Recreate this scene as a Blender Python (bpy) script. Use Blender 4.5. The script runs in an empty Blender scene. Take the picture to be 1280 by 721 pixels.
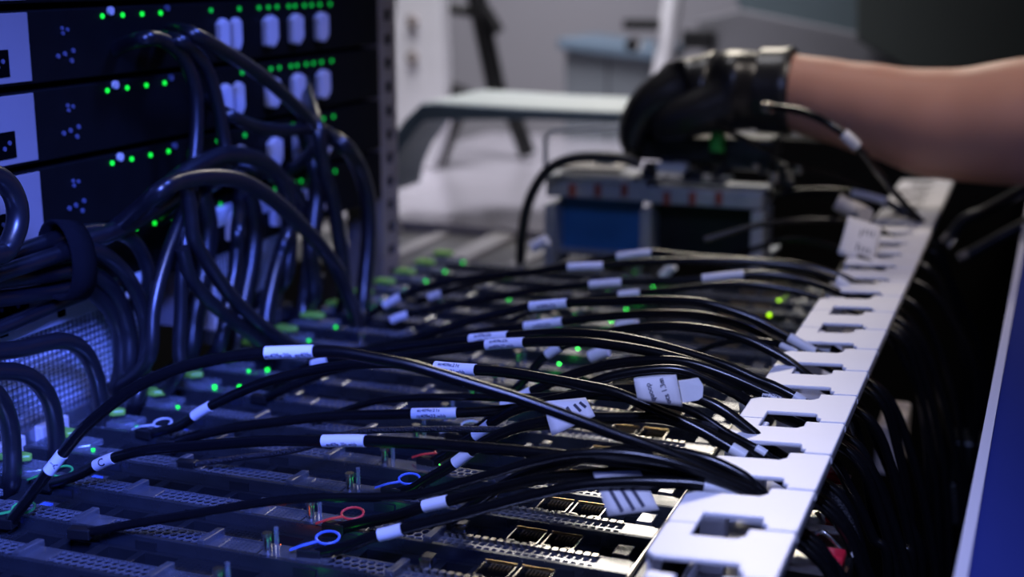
import bpy, bmesh, math, random
from mathutils import Vector, Matrix
random.seed(7)
scene = bpy.context.scene
COL = scene.collection
PI = math.pi
R = math.radians

# ------------------------------------------------------------------ camera
# focal length in pixels of a 1280 x 721 frame; +Y runs along the bed of servers, +X across it
FPX = 1717.0
PITCH = math.atan(403 / 1717.0)
YAW = R(20.8)
CAMH = 0.285
FW = Vector((-math.sin(YAW) * math.cos(PITCH), math.cos(YAW) * math.cos(PITCH), -math.sin(PITCH)))
RT = Vector((math.cos(YAW), math.sin(YAW), 0))
UP = RT.cross(FW)
EYE = Vector((0, 0, CAMH))
cd = bpy.data.cameras.new('camera')
cam = bpy.data.objects.new('camera', cd)
COL.objects.link(cam)
cam.matrix_world = Matrix((RT, UP, -FW)).transposed().to_4x4()
cam.location = EYE
cd.sensor_width = 36.0
cd.lens = FPX / 1280 * 36.0
cd.clip_start = 0.02
cd.dof.use_dof = True
cd.dof.focus_distance = 0.73
cd.dof.aperture_fstop = (cd.lens / 1000.0) / 0.0098
cd.dof.aperture_blades = 0
scene.camera = cam

# ------------------------------------------------------------------ world, lights, exposure
scene.view_settings.view_transform = 'Standard'
scene.view_settings.look = 'None'
scene.view_settings.gamma = 1.0
scene.view_settings.exposure = 0.0
w = bpy.data.worlds.new('dark_room')
scene.world = w
w.use_nodes = True
w.node_tree.nodes['Background'].inputs[0].default_value = (0.26, 0.30, 0.60, 1)
w.node_tree.nodes['Background'].inputs[1].default_value = 0.010


def area(name, loc, target, size, power, color, size_y=None, spread=180):
    l = bpy.data.lights.new(name, 'AREA')
    l.energy = power
    l.color = color
    l.spread = R(spread)
    l.size = size
    if size_y:
        l.shape = 'RECTANGLE'
        l.size_y = size_y
    o = bpy.data.objects.new(name, l)
    COL.objects.link(o)
    o.location = loc
    o.rotation_euler = (Vector(target) - Vector(loc)).to_track_quat('-Z', 'Y').to_euler()
    return o


area('blue_lamp_near', (-0.06, 0.18, 0.72), (-0.10, 0.60, 0.0), 0.16, 1.4, (0.37, 0.45, 1.0), spread=84)
area('blue_lamp_aisle', (-0.10, 0.12, 0.50), (-0.56, 0.62, 0.03), 0.15, 1.5, (0.09, 0.16, 1.0), spread=48)
area('blue_lamp_overhead', (0.02, 0.95, 0.95), (-0.52, 0.84, 0.14), 0.16, 0.7, (0.10, 0.18, 1.0), spread=44)
area('white_lamp_ceiling', (-0.78, 1.70, 1.60), (-0.80, 1.95, 0.0), 0.7, 6.0, (0.96, 0.94, 1.0), spread=62)
area('wall_fill_light', (-0.80, 1.90, 1.50), (-1.05, 2.80, 0.12), 0.6, 4.4, (0.96, 0.94, 1.0), spread=80)  # added fill that brightens the back wall; no lamp known there
area('white_lamp_behind', (-0.95, 4.0, 1.80), (-0.20, 0.70, 0.0), 0.8, 0.6, (1.0, 0.90, 0.76), 0.3, spread=24)
area('white_lamp_right', (0.35, 0.95, 1.20), (-0.12, 1.30, 0.15), 0.35, 0.60, (1.0, 0.88, 0.80), spread=50)


# ------------------------------------------------------------------ pixel measurement helpers
def ray(u, v):
    return FW + RT * ((u - 640) / FPX) - UP * ((v - 360.5) / FPX)


def onz(u, v, z):
    d = ray(u, v)
    return EYE + d * ((z - CAMH) / d.z)


def onx(u, v, x):
    d = ray(u, v)
    return EYE + d * (x / d.x)


def ony(u, v, y):
    d = ray(u, v)
    return EYE + d * (y / d.y)


# ------------------------------------------------------------------ materials
def mat(name, color, rough=0.5, metal=0.0, spec=0.5, noise=0.0, scale=60.0, bump=0.0, emit=None, alpha=1.0, trans=0.0, coat=0.0):
    m = bpy.data.materials.new(name)
    m.use_nodes = True
    nt = m.node_tree
    b = nt.nodes['Principled BSDF']
    b.inputs['Base Color'].default_value = (*color, 1)
    b.inputs['Roughness'].default_value = rough
    b.inputs['Metallic'].default_value = metal
    b.inputs['Specular IOR Level'].default_value = spec
    b.inputs['Alpha'].default_value = alpha
    b.inputs['Transmission Weight'].default_value = trans
    b.inputs['Coat Weight'].default_value = coat
    if noise > 0 or bump > 0:
        tc = nt.nodes.new('ShaderNodeTexCoord')
        nz = nt.nodes.new('ShaderNodeTexNoise')
        nz.inputs['Scale'].default_value = scale
        nz.inputs['Detail'].default_value = 5
        nt.links.new(tc.outputs['Object'], nz.inputs['Vector'])
        if noise > 0:
            mx = nt.nodes.new('ShaderNodeMix')
            mx.data_type = 'RGBA'
            mx.inputs[6].default_value = (*[c * (1 - noise) for c in color], 1)
            mx.inputs[7].default_value = (*[min(1, c * (1 + noise)) for c in color], 1)
            nt.links.new(nz.outputs['Fac'], mx.inputs[0])
            nt.links.new(mx.outputs[2], b.inputs['Base Color'])
            mr = nt.nodes.new('ShaderNodeMapRange')
            mr.inputs[3].default_value = max(0.03, rough * (1 - noise))
            mr.inputs[4].default_value = min(1, rough * (1 + noise))
            nt.links.new(nz.outputs['Fac'], mr.inputs[0])
            nt.links.new(mr.outputs[0], b.inputs['Roughness'])
        if bump > 0:
            bp = nt.nodes.new('ShaderNodeBump')
            bp.inputs['Strength'].default_value = bump
            bp.inputs['Distance'].default_value = 0.002
            nt.links.new(nz.outputs['Fac'], bp.inputs['Height'])
            nt.links.new(bp.outputs[0], b.inputs['Normal'])
    if emit:
        b.inputs['Emission Color'].default_value = (*emit[0], 1)
        b.inputs['Emission Strength'].default_value = emit[1]
    return m


M = {}
M['steel'] = mat('galvanised_steel', (0.30, 0.31, 0.33), 0.25, 0.80, noise=0.35, scale=90)
M['steel_dark'] = mat('dark_steel', (0.06, 0.065, 0.075), 0.34, 0.8, noise=0.2, scale=120)
M['vent'] = mat('vent_steel', (0.46, 0.47, 0.50), 0.25, 0.78, noise=0.2, scale=120)
M['steel_bar'] = mat('grey_steel_bar', (0.10, 0.11, 0.125), 0.28, 0.80, noise=0.2, scale=70)
M['steel_bright'] = mat('bright_nickel', (0.72, 0.70, 0.66), 0.22, 1.0, noise=0.15, scale=150)
M['gold'] = mat('gilded_contact', (0.75, 0.56, 0.28), 0.28, 1.0)
M['black'] = mat('black_plastic', (0.006, 0.006, 0.007), 0.45, noise=0.2, scale=80)
M['hole'] = mat('socket_black', (0.0015, 0.0015, 0.002), 0.85, spec=0.02)
M['jacket'] = mat('black_cable_jacket', (0.004, 0.004, 0.005), 0.24, spec=0.40, noise=0.15, scale=200)
M['cord'] = mat('black_power_cord', (0.007, 0.007, 0.010), 0.33, spec=0.95, noise=0.15, scale=150)
M['braid'] = mat('fine_black_wire', (0.010, 0.010, 0.014), 0.4, spec=0.5, bump=0.8, scale=900)
M['velcro'] = mat('velcro_black', (0.008, 0.008, 0.012), 0.9, spec=0.1, bump=1.0, scale=1500)
M['label'] = mat('white_label_vinyl', (0.78, 0.78, 0.80), 0.42, noise=0.04, scale=60)
M['paper'] = mat('tag_paper', (0.72, 0.70, 0.70), 0.6, noise=0.05, scale=40)
M['ink'] = mat('label_ink', (0.02, 0.02, 0.05), 0.6)
M['paint'] = mat('white_powder_coat', (0.84, 0.83, 0.87), 0.34, noise=0.05, scale=25, bump=0.03)
M['beige'] = mat('beige_plastic', (0.50, 0.46, 0.42), 0.5)
M['led'] = mat('green_led', (0.02, 0.3, 0.05), 0.3, emit=((0.01, 1.0, 0.05), 2.2))
M['led_bright'] = mat('bright_green_led', (0.02, 0.3, 0.05), 0.3, emit=((0.04, 1.0, 0.10), 9.0))
M['led_rack'] = mat('green_led_rack', (0.02, 0.3, 0.05), 0.3, emit=((0.005, 0.8, 0.03), 1.5))
M['led_dim'] = mat('green_led_dim', (0.02, 0.3, 0.05), 0.3, emit=((0.005, 0.8, 0.08), 0.6))
M['led_yellow'] = mat('yellow_green_led', (0.2, 0.3, 0.02), 0.3, emit=((0.40, 0.85, 0.0), 3.0))
M['led_orange'] = mat('orange_led', (0.4, 0.1, 0.02), 0.3, emit=((1.0, 0.16, 0.02), 6.0))
M['tab_green'] = mat('yellow_green_plastic', (0.22, 0.50, 0.06), 0.35, noise=0.1)
M['ring_blue'] = mat('blue_pull_ring', (0.10, 0.20, 0.75), 0.35)
M['ring_red'] = mat('red_pull_ring', (0.75, 0.05, 0.04), 0.35)
M['ring_white'] = mat('pale_pull_ring', (0.55, 0.57, 0.62), 0.35)
M['ring_green'] = mat('green_pull_ring', (0.05, 0.45, 0.10), 0.35)
M['clear'] = mat('clear_plastic', (0.55, 0.60, 0.68), 0.12, trans=0.85)
M['white_plastic'] = mat('white_plastic', (0.80, 0.72, 0.70), 0.42)
M['plate'] = mat('lilac_number_plate', (0.30, 0.26, 0.25), 0.5, noise=0.03)
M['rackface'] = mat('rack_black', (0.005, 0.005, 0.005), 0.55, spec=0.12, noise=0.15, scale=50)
M['screw'] = mat('blued_screw', (0.22, 0.25, 0.42), 0.35, 0.6)
M['post'] = mat('zinc_post', (0.40, 0.35, 0.28), 0.5, 0.3, noise=0.3, scale=40)
M['wall'] = mat('grey_wall', (0.36, 0.35, 0.39), 0.8, noise=0.06, scale=2.0)
M['wallpanel'] = mat('slate_panel', (0.13, 0.145, 0.165), 0.7, noise=0.1, scale=4)
M['floor'] = mat('dark_floor', (0.035, 0.035, 0.042), 0.6, noise=0.1, scale=3)
M['bench'] = mat('pale_bench_steel', (0.52, 0.50, 0.56), 0.24, 0.45, noise=0.15, scale=6)
M['case'] = mat('dark_grey_case', (0.09, 0.09, 0.095), 0.35, noise=0.2, scale=12)
M['case_pale'] = mat('pale_grey_rib', (0.30, 0.29, 0.30), 0.4, noise=0.15, scale=12)
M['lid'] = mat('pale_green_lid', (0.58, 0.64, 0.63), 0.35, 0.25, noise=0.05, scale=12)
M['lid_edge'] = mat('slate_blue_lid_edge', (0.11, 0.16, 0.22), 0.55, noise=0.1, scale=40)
M['sled'] = mat('blue_grey_sled', (0.44, 0.48, 0.55), 0.35, 0.4, noise=0.15, scale=60)
M['pcb'] = mat('blue_board', (0.03, 0.17, 0.42), 0.5, noise=0.25, scale=30)
M['red'] = mat('red_latch', (0.55, 0.015, 0.035), 0.4)
M['rust'] = mat('dull_red_mark', (0.28, 0.07, 0.05), 0.5)
M['green'] = mat('green_button', (0.05, 0.42, 0.06), 0.4)
M['door'] = mat('blue_door_paint', (0.045, 0.065, 0.33), 0.28, noise=0.05, scale=20)
M['door_edge'] = mat('pale_door_edge', (0.60, 0.60, 0.74), 0.4)
M['glove'] = mat('black_nitrile', (0.012, 0.012, 0.014), 0.33, spec=0.6, bump=0.25, scale=60)
M['cloth'] = mat('dark_cloth', (0.05, 0.06, 0.07), 0.9, noise=0.2, scale=30)
M['board'] = mat('teal_board', (0.10, 0.135, 0.155), 0.55, noise=0.25, scale=3)
M['board2'] = mat('dark_green_grey', (0.048, 0.058, 0.056), 0.6, noise=0.2, scale=3)
M['board3'] = mat('mid_grey_rail', (0.17, 0.17, 0.19), 0.6, noise=0.15, scale=6)
M['skin'] = mat('skin', (0.52, 0.26, 0.19), 0.5, noise=0.10, scale=25, bump=0.12)
M['skin'].node_tree.nodes['Principled BSDF'].inputs['Subsurface Weight'].default_value = 0.12
M['skin'].node_tree.nodes['Principled BSDF'].inputs['Subsurface Radius'].default_value = (0.01, 0.004, 0.002)


# ------------------------------------------------------------------ mesh helpers
class MB:
    def __init__(self):
        self.v = []
        self.f = []

    def add(self, vs, fs):
        o = len(self.v)
        self.v += [tuple(p) for p in vs]
        self.f += [tuple(i + o for i in f) for f in fs]
        return self

    def box(self, x0, x1, y0, y1, z0, z1):
        return self.add([(x0, y0, z0), (x1, y0, z0), (x1, y1, z0), (x0, y1, z0), (x0, y0, z1), (x1, y0, z1), (x1, y1, z1), (x0, y1, z1)],
                        [(0, 3, 2, 1), (4, 5, 6, 7), (0, 1, 5, 4), (1, 2, 6, 5), (2, 3, 7, 6), (3, 0, 4, 7)])

    def prism(self, poly, axis, a0, a1):
        """extrude a 2D polygon along an axis: axis 'z' takes (x,y), 'y' takes (x,z), 'x' takes (y,z)"""
        def P(p, a):
            return {'z': (p[0], p[1], a), 'y': (p[0], a, p[1]), 'x': (a, p[0], p[1])}[axis]
        n = len(poly)
        vs = [P(p, a0) for p in poly] + [P(p, a1) for p in poly]
        fs = [tuple(range(n))[::-1], tuple(range(n, 2 * n))] + [(i, (i + 1) % n, n + (i + 1) % n, n + i) for i in range(n)]
        return self.add(vs, fs)

    def tube(self, pts, r, n=10, cap=True, flat=1.0):
        pts = [Vector(p) for p in pts]
        rs = r if isinstance(r, (list, tuple)) else [r] * len(pts)
        vs, fs = [], []
        prev = None
        for i, p in enumerate(pts):
            t = (pts[min(i + 1, len(pts) - 1)] - pts[max(i - 1, 0)]).normalized()
            if prev is None:
                a = Vector((0, 0, 1)) if abs(t.z) < 0.9 else Vector((0, 1, 0))
                nrm = (a - t * a.dot(t)).normalized()
            else:
                nrm = (prev - t * prev.dot(t)).normalized()
            prev = nrm
            b = t.cross(nrm)
            for k in range(n):
                a = 2 * PI * k / n
                vs.append(p + (nrm * math.cos(a) * flat + b * math.sin(a)) * rs[i])
        m = len(pts)
        for i in range(m - 1):
            for k in range(n):
                k2 = (k + 1) % n
                fs.append((i * n + k, i * n + k2, (i + 1) * n + k2, (i + 1) * n + k))
        if cap:
            fs.append(tuple(range(n))[::-1])
            fs.append(tuple((m - 1) * n + k for k in range(n)))
        return self.add(vs, fs)

    def cyl(self, c, axis, r, h, n=12):
        a = {'x': Vector((1, 0, 0)), 'y': Vector((0, 1, 0)), 'z': Vector((0, 0, 1))}[axis]
        c = Vector(c)
        return self.tube([c, c + a * h], r, n)

    def grid_holes(self, origin, du, dv, nu, nv, frac, depth, hexa=False):
        """a plate of nu x nv cells, each with a hole (square or hexagonal) and a wall down into it"""
        o, du, dv = Vector(origin), Vector(du), Vector(dv)
        nrm = du.cross(dv).normalized()
        for i in range(nu):
            for j in range(nv):
                off = du * (0.5 if (hexa and j % 2) else 0.0)
                c = o + du * (i + 0.5) + dv * (j + 0.5) + off
                if hexa:
                    K = 6
                    out, inn = [], []
                    for k in range(6):
                        a = R(60 * k + 30)
                        d = du * math.cos(a) * 0.5773 + dv * math.sin(a) * 0.667
                        out.append(c + d)
                        inn.append(c + d * frac)
                else:
                    K = 4
                    sg = ((-1, -1), (1, -1), (1, 1), (-1, 1))
                    out = [c + du * a * 0.5 + dv * b * 0.5 for a, b in sg]
                    inn = [c + du * a * 0.5 * frac + dv * b * 0.5 * frac for a, b in sg]
                low = [p - nrm * depth for p in inn]
                fs = []
                for k in range(K):
                    k2 = (k + 1) % K
                    fs.append((k, k2, K + k2, K + k))
                    fs.append((K + k, K + k2, 2 * K + k2, 2 * K + k))
                self.add(out + inn + low, fs)
        return self

    def mesh(self, name, material, smooth=False):
        me = bpy.data.meshes.new(name)
        me.from_pydata(self.v, [], self.f)
        me.materials.append(material)
        if smooth:
            for p in me.polygons:
                p.use_smooth = True
        me.update()
        return me

    def build(self, name, material, parent=None, smooth=False, bevel=0.0, seg=2):
        me = self.mesh(name, material, smooth)
        if smooth:
            try:
                me.set_sharp_from_angle(angle=R(50))
            except Exception:
                pass
        o = bpy.data.objects.new(name, me)
        COL.objects.link(o)
        if parent is not None:
            o.parent = parent
            o.matrix_parent_inverse = parent_world(parent).inverted()
        if bevel > 0:
            bv = o.modifiers.new('bevel', 'BEVEL')
            bv.width = bevel
            bv.segments = seg
            bv.limit_method = 'ANGLE'
        return o


def parent_world(o):
    m = o.matrix_basis.copy()
    if o.parent is not None:
        m = parent_world(o.parent) @ o.matrix_parent_inverse @ m
    return m


def thing(name, label, cat, loc=(0, 0, 0), group=None, rz=0.0):
    o = bpy.data.objects.new(name, None)
    o.empty_display_size = 0.01
    COL.objects.link(o)
    o.location = loc
    o.rotation_euler = (0, 0, rz)
    return tag(o, label, cat, group)


def tag(o, label, cat, group=None):
    o['label'] = label
    o['category'] = cat
    if group:
        o['group'] = group
    return o


def struct(o):
    o['kind'] = 'structure'
    return o


def lab(o, s):
    o['label'] = s
    return o


def child_copy(src, parent):
    c = src.copy()
    COL.objects.link(c)
    c.parent = parent
    c.matrix_parent_inverse = src.matrix_parent_inverse
    for ch in list(src.children):
        child_copy(ch, c)
    return c


def dup(root, loc, label, group=None):
    r = root.copy()
    COL.objects.link(r)
    r.location = loc
    r['label'] = label
    if group:
        r['group'] = group
    for ch in list(root.children):
        child_copy(ch, r)
    return r


def spline(pts, per=10):
    """Catmull-Rom through the points"""
    pts = [Vector(p) for p in pts]
    if len(pts) < 3:
        return [pts[0].lerp(pts[-1], i / per) for i in range(per + 1)]
    ext = [pts[0] * 2 - pts[1]] + pts + [pts[-1] * 2 - pts[-2]]
    out = []
    for i in range(1, len(ext) - 2):
        p0, p1, p2, p3 = ext[i - 1:i + 3]
        for k in range(per):
            t = k / per
            out.append(0.5 * ((2 * p1) + (p2 - p0) * t + (2 * p0 - 5 * p1 + 4 * p2 - p3) * t * t + (3 * p1 - p0 - 3 * p2 + p3) * t ** 3))
    out.append(pts[-1])
    return out


FONT = {}


def text_geo(s, size):
    """triangles of a line of lettering in the built-in font, centred, as (verts, faces)"""
    key = (s, size)
    if key not in FONT:
        cu = bpy.data.curves.new('lettering', 'FONT')
        cu.body = s
        cu.size = size
        cu.align_x = 'CENTER'
        cu.align_y = 'CENTER'
        cu.resolution_u = 3
        cu.offset = 0.02 * size
        ob = bpy.data.objects.new('lettering', cu)
        COL.objects.link(ob)
        dg = bpy.context.evaluated_depsgraph_get()
        dg.update()
        me = bpy.data.meshes.new_from_object(ob.evaluated_get(dg))
        FONT[key] = ([v.co.copy() for v in me.vertices], [tuple(p.vertices) for p in me.polygons])
        bpy.data.objects.remove(ob)
        bpy.data.meshes.remove(me)
        bpy.data.curves.remove(cu)
    return FONT[key]


def text_on_plane(mb, s, size, origin, ux, uy, lift=0.0002):
    vs, fs = text_geo(s, size)
    n = ux.cross(uy).normalized()
    mb.add([origin + ux * v.x + uy * v.y + n * lift for v in vs], fs)


def nearest(path, u, v):
    best, bi = 1e9, 0
    for i, p in enumerate(path):
        d = p - EYE
        z = d.dot(FW)
        pu = 640 + FPX * d.dot(RT) / z
        pv = 360.5 - FPX * d.dot(UP) / z
        e = (pu - u) ** 2 + (pv - v) ** 2
        if e < best:
            best, bi = e, i
    return bi


# ------------------------------------------------------------------ the setting
struct(MB().box(-3.2, 2.0, -0.8, 4.8, -0.72, -0.70).build('floor', M['floor']))
struct(MB().box(-3.2, 2.0, 2.80, 2.86, -0.70, 0.62).build('wall_back', M['wall']))
struct(MB().box(-1.82, -1.75, -0.3, 2.80, -0.70, 0.62).build('wall_left', M['rackface']))

# ------------------------------------------------------------------ bed of servers
PITCH_U = 0.0435
Y0 = 0.5345
XL, XR = -0.548, -0.160
sx = lambda a: XL + a


def make_server(label):
    root = thing('server_node', label, 'server', (0, 0, 0), 'server trays side by side in the bed')
    P = PITCH_U
    ZV = 0.0055             # level of the vents; the sockets lie lower
    MB().box(XL, XR, 0.0005, P - 0.0005, -0.030, -0.016).build('tray', M['steel_dark'], root)
    # upright sheet-metal bar at the near edge with a folded lip
    MB().prism([(0, -0.014), (0, 0.0066), (0.0030, 0.0066), (0.0030, 0.0056), (0.0012, 0.0056), (0.0012, -0.014)], 'x', XL, XR).build('divider_bar', M['steel_bar'], root, bevel=0.0004)
    for x in (-0.49, -0.405, -0.315, -0.2):
        MB().box(x, x + 0.012, -0.0012, 0.0, -0.004, 0.0045).build('bar_clip', M['steel_dark'], root)
    for x0, n in ((-0.498, 11), (-0.429, 13), (-0.3005, 8)):
        MB().grid_holes((x0, 0.0032, ZV), (0.0044, 0, 0), (0, 0.0045, 0), n, 3, 0.86, 0.0010, True).build('hex_vent', M['vent'], root)
    MB().box(XL, XR, 0.003, 0.0166, -0.006, 0.0036).build('vent_shade_sheet', M['hole'], root)  # near-black sheet standing in for the shade inside the vents
    MB().grid_holes((-0.262, 0.0036, ZV), (0.0041, 0, 0), (0, 0.0046, 0), 20, 2, 0.66, 0.0015).build('slot_vent', M['vent'], root)
    t = MB()
    for i in range(20):
        t.box(-0.2612 + i * 0.0041, -0.2586 + i * 0.0041, 0.0132, 0.0162, ZV - .002, ZV + 0.0018)
    o = t.build('spring_strip', M['steel_bright'], root)
    o['kind'] = 'stuff'
    for y, z, hgt in ((0.0168, ZV + 0.0002, .0035), (0.0184, 0.0042, .003), (0.0202, 0.0026, .003)):
        MB().box(-0.50, -0.165, y, y + 0.0010, z - hgt, z).build('folded_rail', M['steel'], root)
    for x0, x1 in ((-0.548, -0.499), (-0.447, -0.4285), (-0.371, -0.3595), (-0.338, -0.301), (-0.2638, -0.2625), (-0.180, -0.162)):
        MB().box(x0, x1, 0.0034, 0.0168, 0.0, ZV + 0.0002).build('face_plate', M['steel'], root, bevel=0.0004)
    MB().grid_holes((-0.3595, 0.0040, ZV), (0.0026, 0, 0), (0, 0.0024, 0), 8, 5, 0.5, 0.002).build('perforated_plate', M['steel'], root)
    for x in (-0.447, -0.371, -0.268):
        MB().prism([(x, 0.002), (x + 0.0045, 0.002), (x + 0.0057, 0.0195), (x + 0.0012, 0.0195)], 'z', 0.0, ZV + 0.0034).build('divider_tab', M['steel'], root, bevel=0.0007)
    # lower strip: plates with dark sockets between them
    MB().box(-0.505, -0.166, 0.0212, 0.0430, -0.0159, -0.0095).build('recess_floor', M['hole'], root)
    holes = ((-0.505, -0.480), (-0.470, -0.448), (-0.4425, -0.426), (-0.420, -0.402), (-0.398, -0.378), (-0.352, -0.332), (-0.296, -0.276), (-0.2525, -0.2385), (-0.1865, -0.1785))
    edge = -0.512
    for x0, x1 in holes + ((-0.1660, None),):
        MB().box(edge, x0, 0.0214, 0.0428, -0.0095, -0.0002).build('recess_plate', M['steel_dark'], root, bevel=0.0004)  # recess shade put into the colour: darker steel than the face plates
        if x1 is not None:
            MB().prism([(x0, 0.0428), (x1, 0.0428), (x1, 0.0400), (x0, 0.0400)], 'z', -0.0095, -0.0002).build('socket_edge', M['steel_dark'], root)
            edge = x1
    for x, n in ((-0.478, 3), (-0.376, 8), (-0.330, 11)):
        MB().grid_holes((x, 0.0275, 0.0001), (0.0026, 0, 0), (0, 0.0026, 0), n, 4, 0.55, 0.0006).build('perforated_plate', M['steel_dark'], root)
    # two network sockets with gilded rims, white block beside them
    for x in (-0.2325, -0.2135):
        p = MB().prism([(x, .024), (x + .005, .024), (x + .005, .0252), (x + .0012, .0252), (x + .0012, .0402), (x + .0163, .0402), (x + .0163, .0252), (x + .0125, .0252), (x + .0125, .024), (x + .0175, .024), (x + .0175, .0416), (x, .0416)], 'z', -0.004, 0.0040)
        s = p.build('network_socket', M['steel_bright'], root, bevel=0.0003)
        MB().box(x + .0013, x + .0162, .0255, .0401, -.002, .0006).build('socket_hole', M['hole'], s)
        g = MB()
        for k in range(6):
            g.box(x + 0.0032 + k * 0.0019, x + 0.0042 + k * 0.0019, 0.0365, 0.0400, 0.0004, 0.0020)
        g.build('socket_contacts', M['gold'], s)['kind'] = 'stuff'
        MB().box(x + 0.0005, x + 0.017, 0.0399, 0.0404, 0.0034, 0.0048).build('gilded_rim', M['gold'], s)
    MB().box(-0.263, -0.256, 0.029, 0.0375, -0.0005, 0.0055).build('pale_block', M['steel_bright'], root, bevel=0.0012)
    MB().box(-0.1775, -0.1685, 0.0265, 0.0405, -0.002, 0.0038).build('steel_tab', M['steel'], root, bevel=0.0006)
    s = MB().box(-0.494, -0.483, 0.0290, 0.0390, -0.0094, -0.0022).build('drive_socket', M['steel'], root)
    MB().box(-0.4915, -0.4855, 0.0315, 0.0360, -0.0023, -0.0014).build('blue_insert', M['ring_blue'], s)
    MB().tube([(-0.334, 0.0080, ZV), (-0.334, 0.0080, ZV + .0085), (-0.334, 0.0080, ZV + .0086), (-0.334, 0.0080, ZV + .0102)], [.0021, .0021, .0028, .0026], 12).build('thumb_screw', M['steel_bright'], root, smooth=True)
    MB().cyl((-0.3285, 0.0075, ZV), 'z', 0.0012, 0.014).build('guide_pin', M['clear'], root, smooth=True)
    c = MB().prism([(-0.543, 0.006), (-0.515, 0.006), (-0.508, 0.012), (-0.508, 0.024), (-0.543, 0.024)], 'z', ZV - 0.001, ZV + 0.0030)
    c.build('clear_latch', M['clear'], root, bevel=0.0008)
    MB().prism([(-0.537, 0.0085), (-0.523, 0.0095), (-0.517, 0.0145), (-0.519, 0.018), (-0.534, 0.0195)], 'z', 0.0110, 0.0150).build('latch_tip', M['tab_green'], root, bevel=0.0012)
    MB().prism([(-0.5335, 0.010), (-0.5265, 0.010), (-0.5245, 0.017), (-0.5315, 0.018)], 'z', 0.0080, 0.0112).build('latch_stem', M['clear'], root)
    MB().cyl((-0.5055, 0.0105, ZV), 'z', 0.0011, 0.0012, 8).build('status_light', M['led'], root, smooth=True)
    MB().cyl((-0.3085, 0.0260, 0.0), 'z', 0.0010, 0.0040, 8).build('status_light', M['led_bright'], root, smooth=True)
    return root


ORD = ['nearest', 'second', 'third', 'fourth', 'fifth', 'sixth', 'seventh', 'eighth', 'ninth', 'tenth', 'eleventh', 'twelfth', 'thirteenth',
       'fourteenth', 'fifteenth', 'sixteenth', 'seventeenth', 'eighteenth']
NROW = 18
KSTART = -2
srv = make_server('grey steel server tray with hexagonal vents, nearest the camera')
srv.location = (0, Y0 + KSTART * PITCH_U, 0)
for i in range(1, NROW):
    dup(srv, (0, Y0 + (KSTART + i) * PITCH_U, 0), 'grey steel server tray with hexagonal vents, %s from the near edge of the bed' % ORD[i])

# scattered amber lights on a near tray
o = MB().cyl((-0.3370, 0.5590, -0.001), 'z', 0.0009, 0.003, 8).cyl((-0.3430, 0.5570, -0.001), 'z', 0.0009, 0.003, 8).build('warning_light', M['led_orange'], smooth=True)
tag(o, 'pair of tiny orange lights on a near server tray, left of the blue pull ring', 'light')

# ------------------------------------------------------------------ white cable ladder on the right
LZ = 0.055
LXL, LXR = -0.1328, -0.0775
seam_v = [(965, 735), (985, 700), (1000, 665), (1021, 616), (1040, 573), (1055, 533), (1072, 498), (1085, 466), (1096, 440), (1107, 414), (1116, 391), (1125, 369)]
LP = 0.0494
LY0 = 0.4862
ladder = thing('cable_ladder', 'white slotted cable ladder running away from the camera along the right of the bed', 'cable ladder', ((LXL + LXR) / 2, 0.45, LZ - 0.05))
NF = 23
closed = {}


def finger(i):
    """one finger: a wide bar with a head on the right; every finger also bears half of each window's left side"""
    y = LY0 + (i + 0.5) * LP
    h = LP / 2
    bw = LP * 0.25          # half width of the bar
    g = 0.0011
    x0, x1 = LXL, LXR
    xa = x0 + 0.0135        # left edge of the window
    xb = x1 - 0.0165        # right edge of the window
    c = 0.0022
    shut = lambda k: k in (-1, 1, 4, 6, 8, 9) or (k > 9 and k % 2 == 1)
    low_closed, up_closed = shut(i), shut(i + 1)
    pts = []
    # clockwise from the lower left
    if low_closed:
        pts += [(xa, y - bw), (xa, y - h), (x0 + 0.0015, y - h), (x0, y - h + 0.002)]
        pts = pts[::1]
    else:
        pts += [(x0 + 0.004, y - bw), (x0, y - bw + 0.004)]
    if up_closed:
        pts += [(x0, y + h - 0.002), (x0 + 0.0015, y + h), (xa, y + h), (xa, y + bw)]
    else:
        pts += [(x0, y + bw - 0.004), (x0 + 0.004, y + bw)]
    pts += [(xb - 0.0065, y + bw), (xb - 0.0035, y + bw + 0.0035), (xb - 0.0035, y + h - g), (x1 - 0.0012, y + h - g), (x1, y + h - g - 0.0012),
            (x1, y - h + 0.0012), (x1 - 0.0012, y - h), (xb + 0.0030, y - h), (xb + 0.0030, y - h + 0.0045), (xb + 0.0008, y - h + 0.0058), (xb, y - bw - 0.001), (xb - 0.001, y - bw)]
    pts = pts[::-1]
    zt = lambda x: LZ + (x - LXL) * 0.055
    mb = MB()
    n = len(pts)
    th = 0.0022
    vs = [(p[0], p[1], zt(p[0])) for p in pts] + [(p[0], p[1], zt(p[0]) - th) for p in pts]
    fs = [tuple(range(n)), tuple(range(2 * n - 1, n - 1, -1))] + [((k + 1) % n, k, n + k, n + (k + 1) % n) for k in range(n)]
    mb.add(vs, fs)
    # skirts folded down on the right and, on the bar, on the left
    mb.box(x1 - 0.0030, x1, y - h + 0.0012, y + h - g - 0.0012, LZ - 0.003, zt(x1) - th)
    mb.box(x0, x0 + 0.0028, y - bw + 0.004, y + bw - 0.004, LZ - 0.014, zt(x0) - th)
    f = mb.build('finger', M['paint'], ladder, bevel=0.0007)
    return f


for i in range(NF):
    finger(i - 1)
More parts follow.
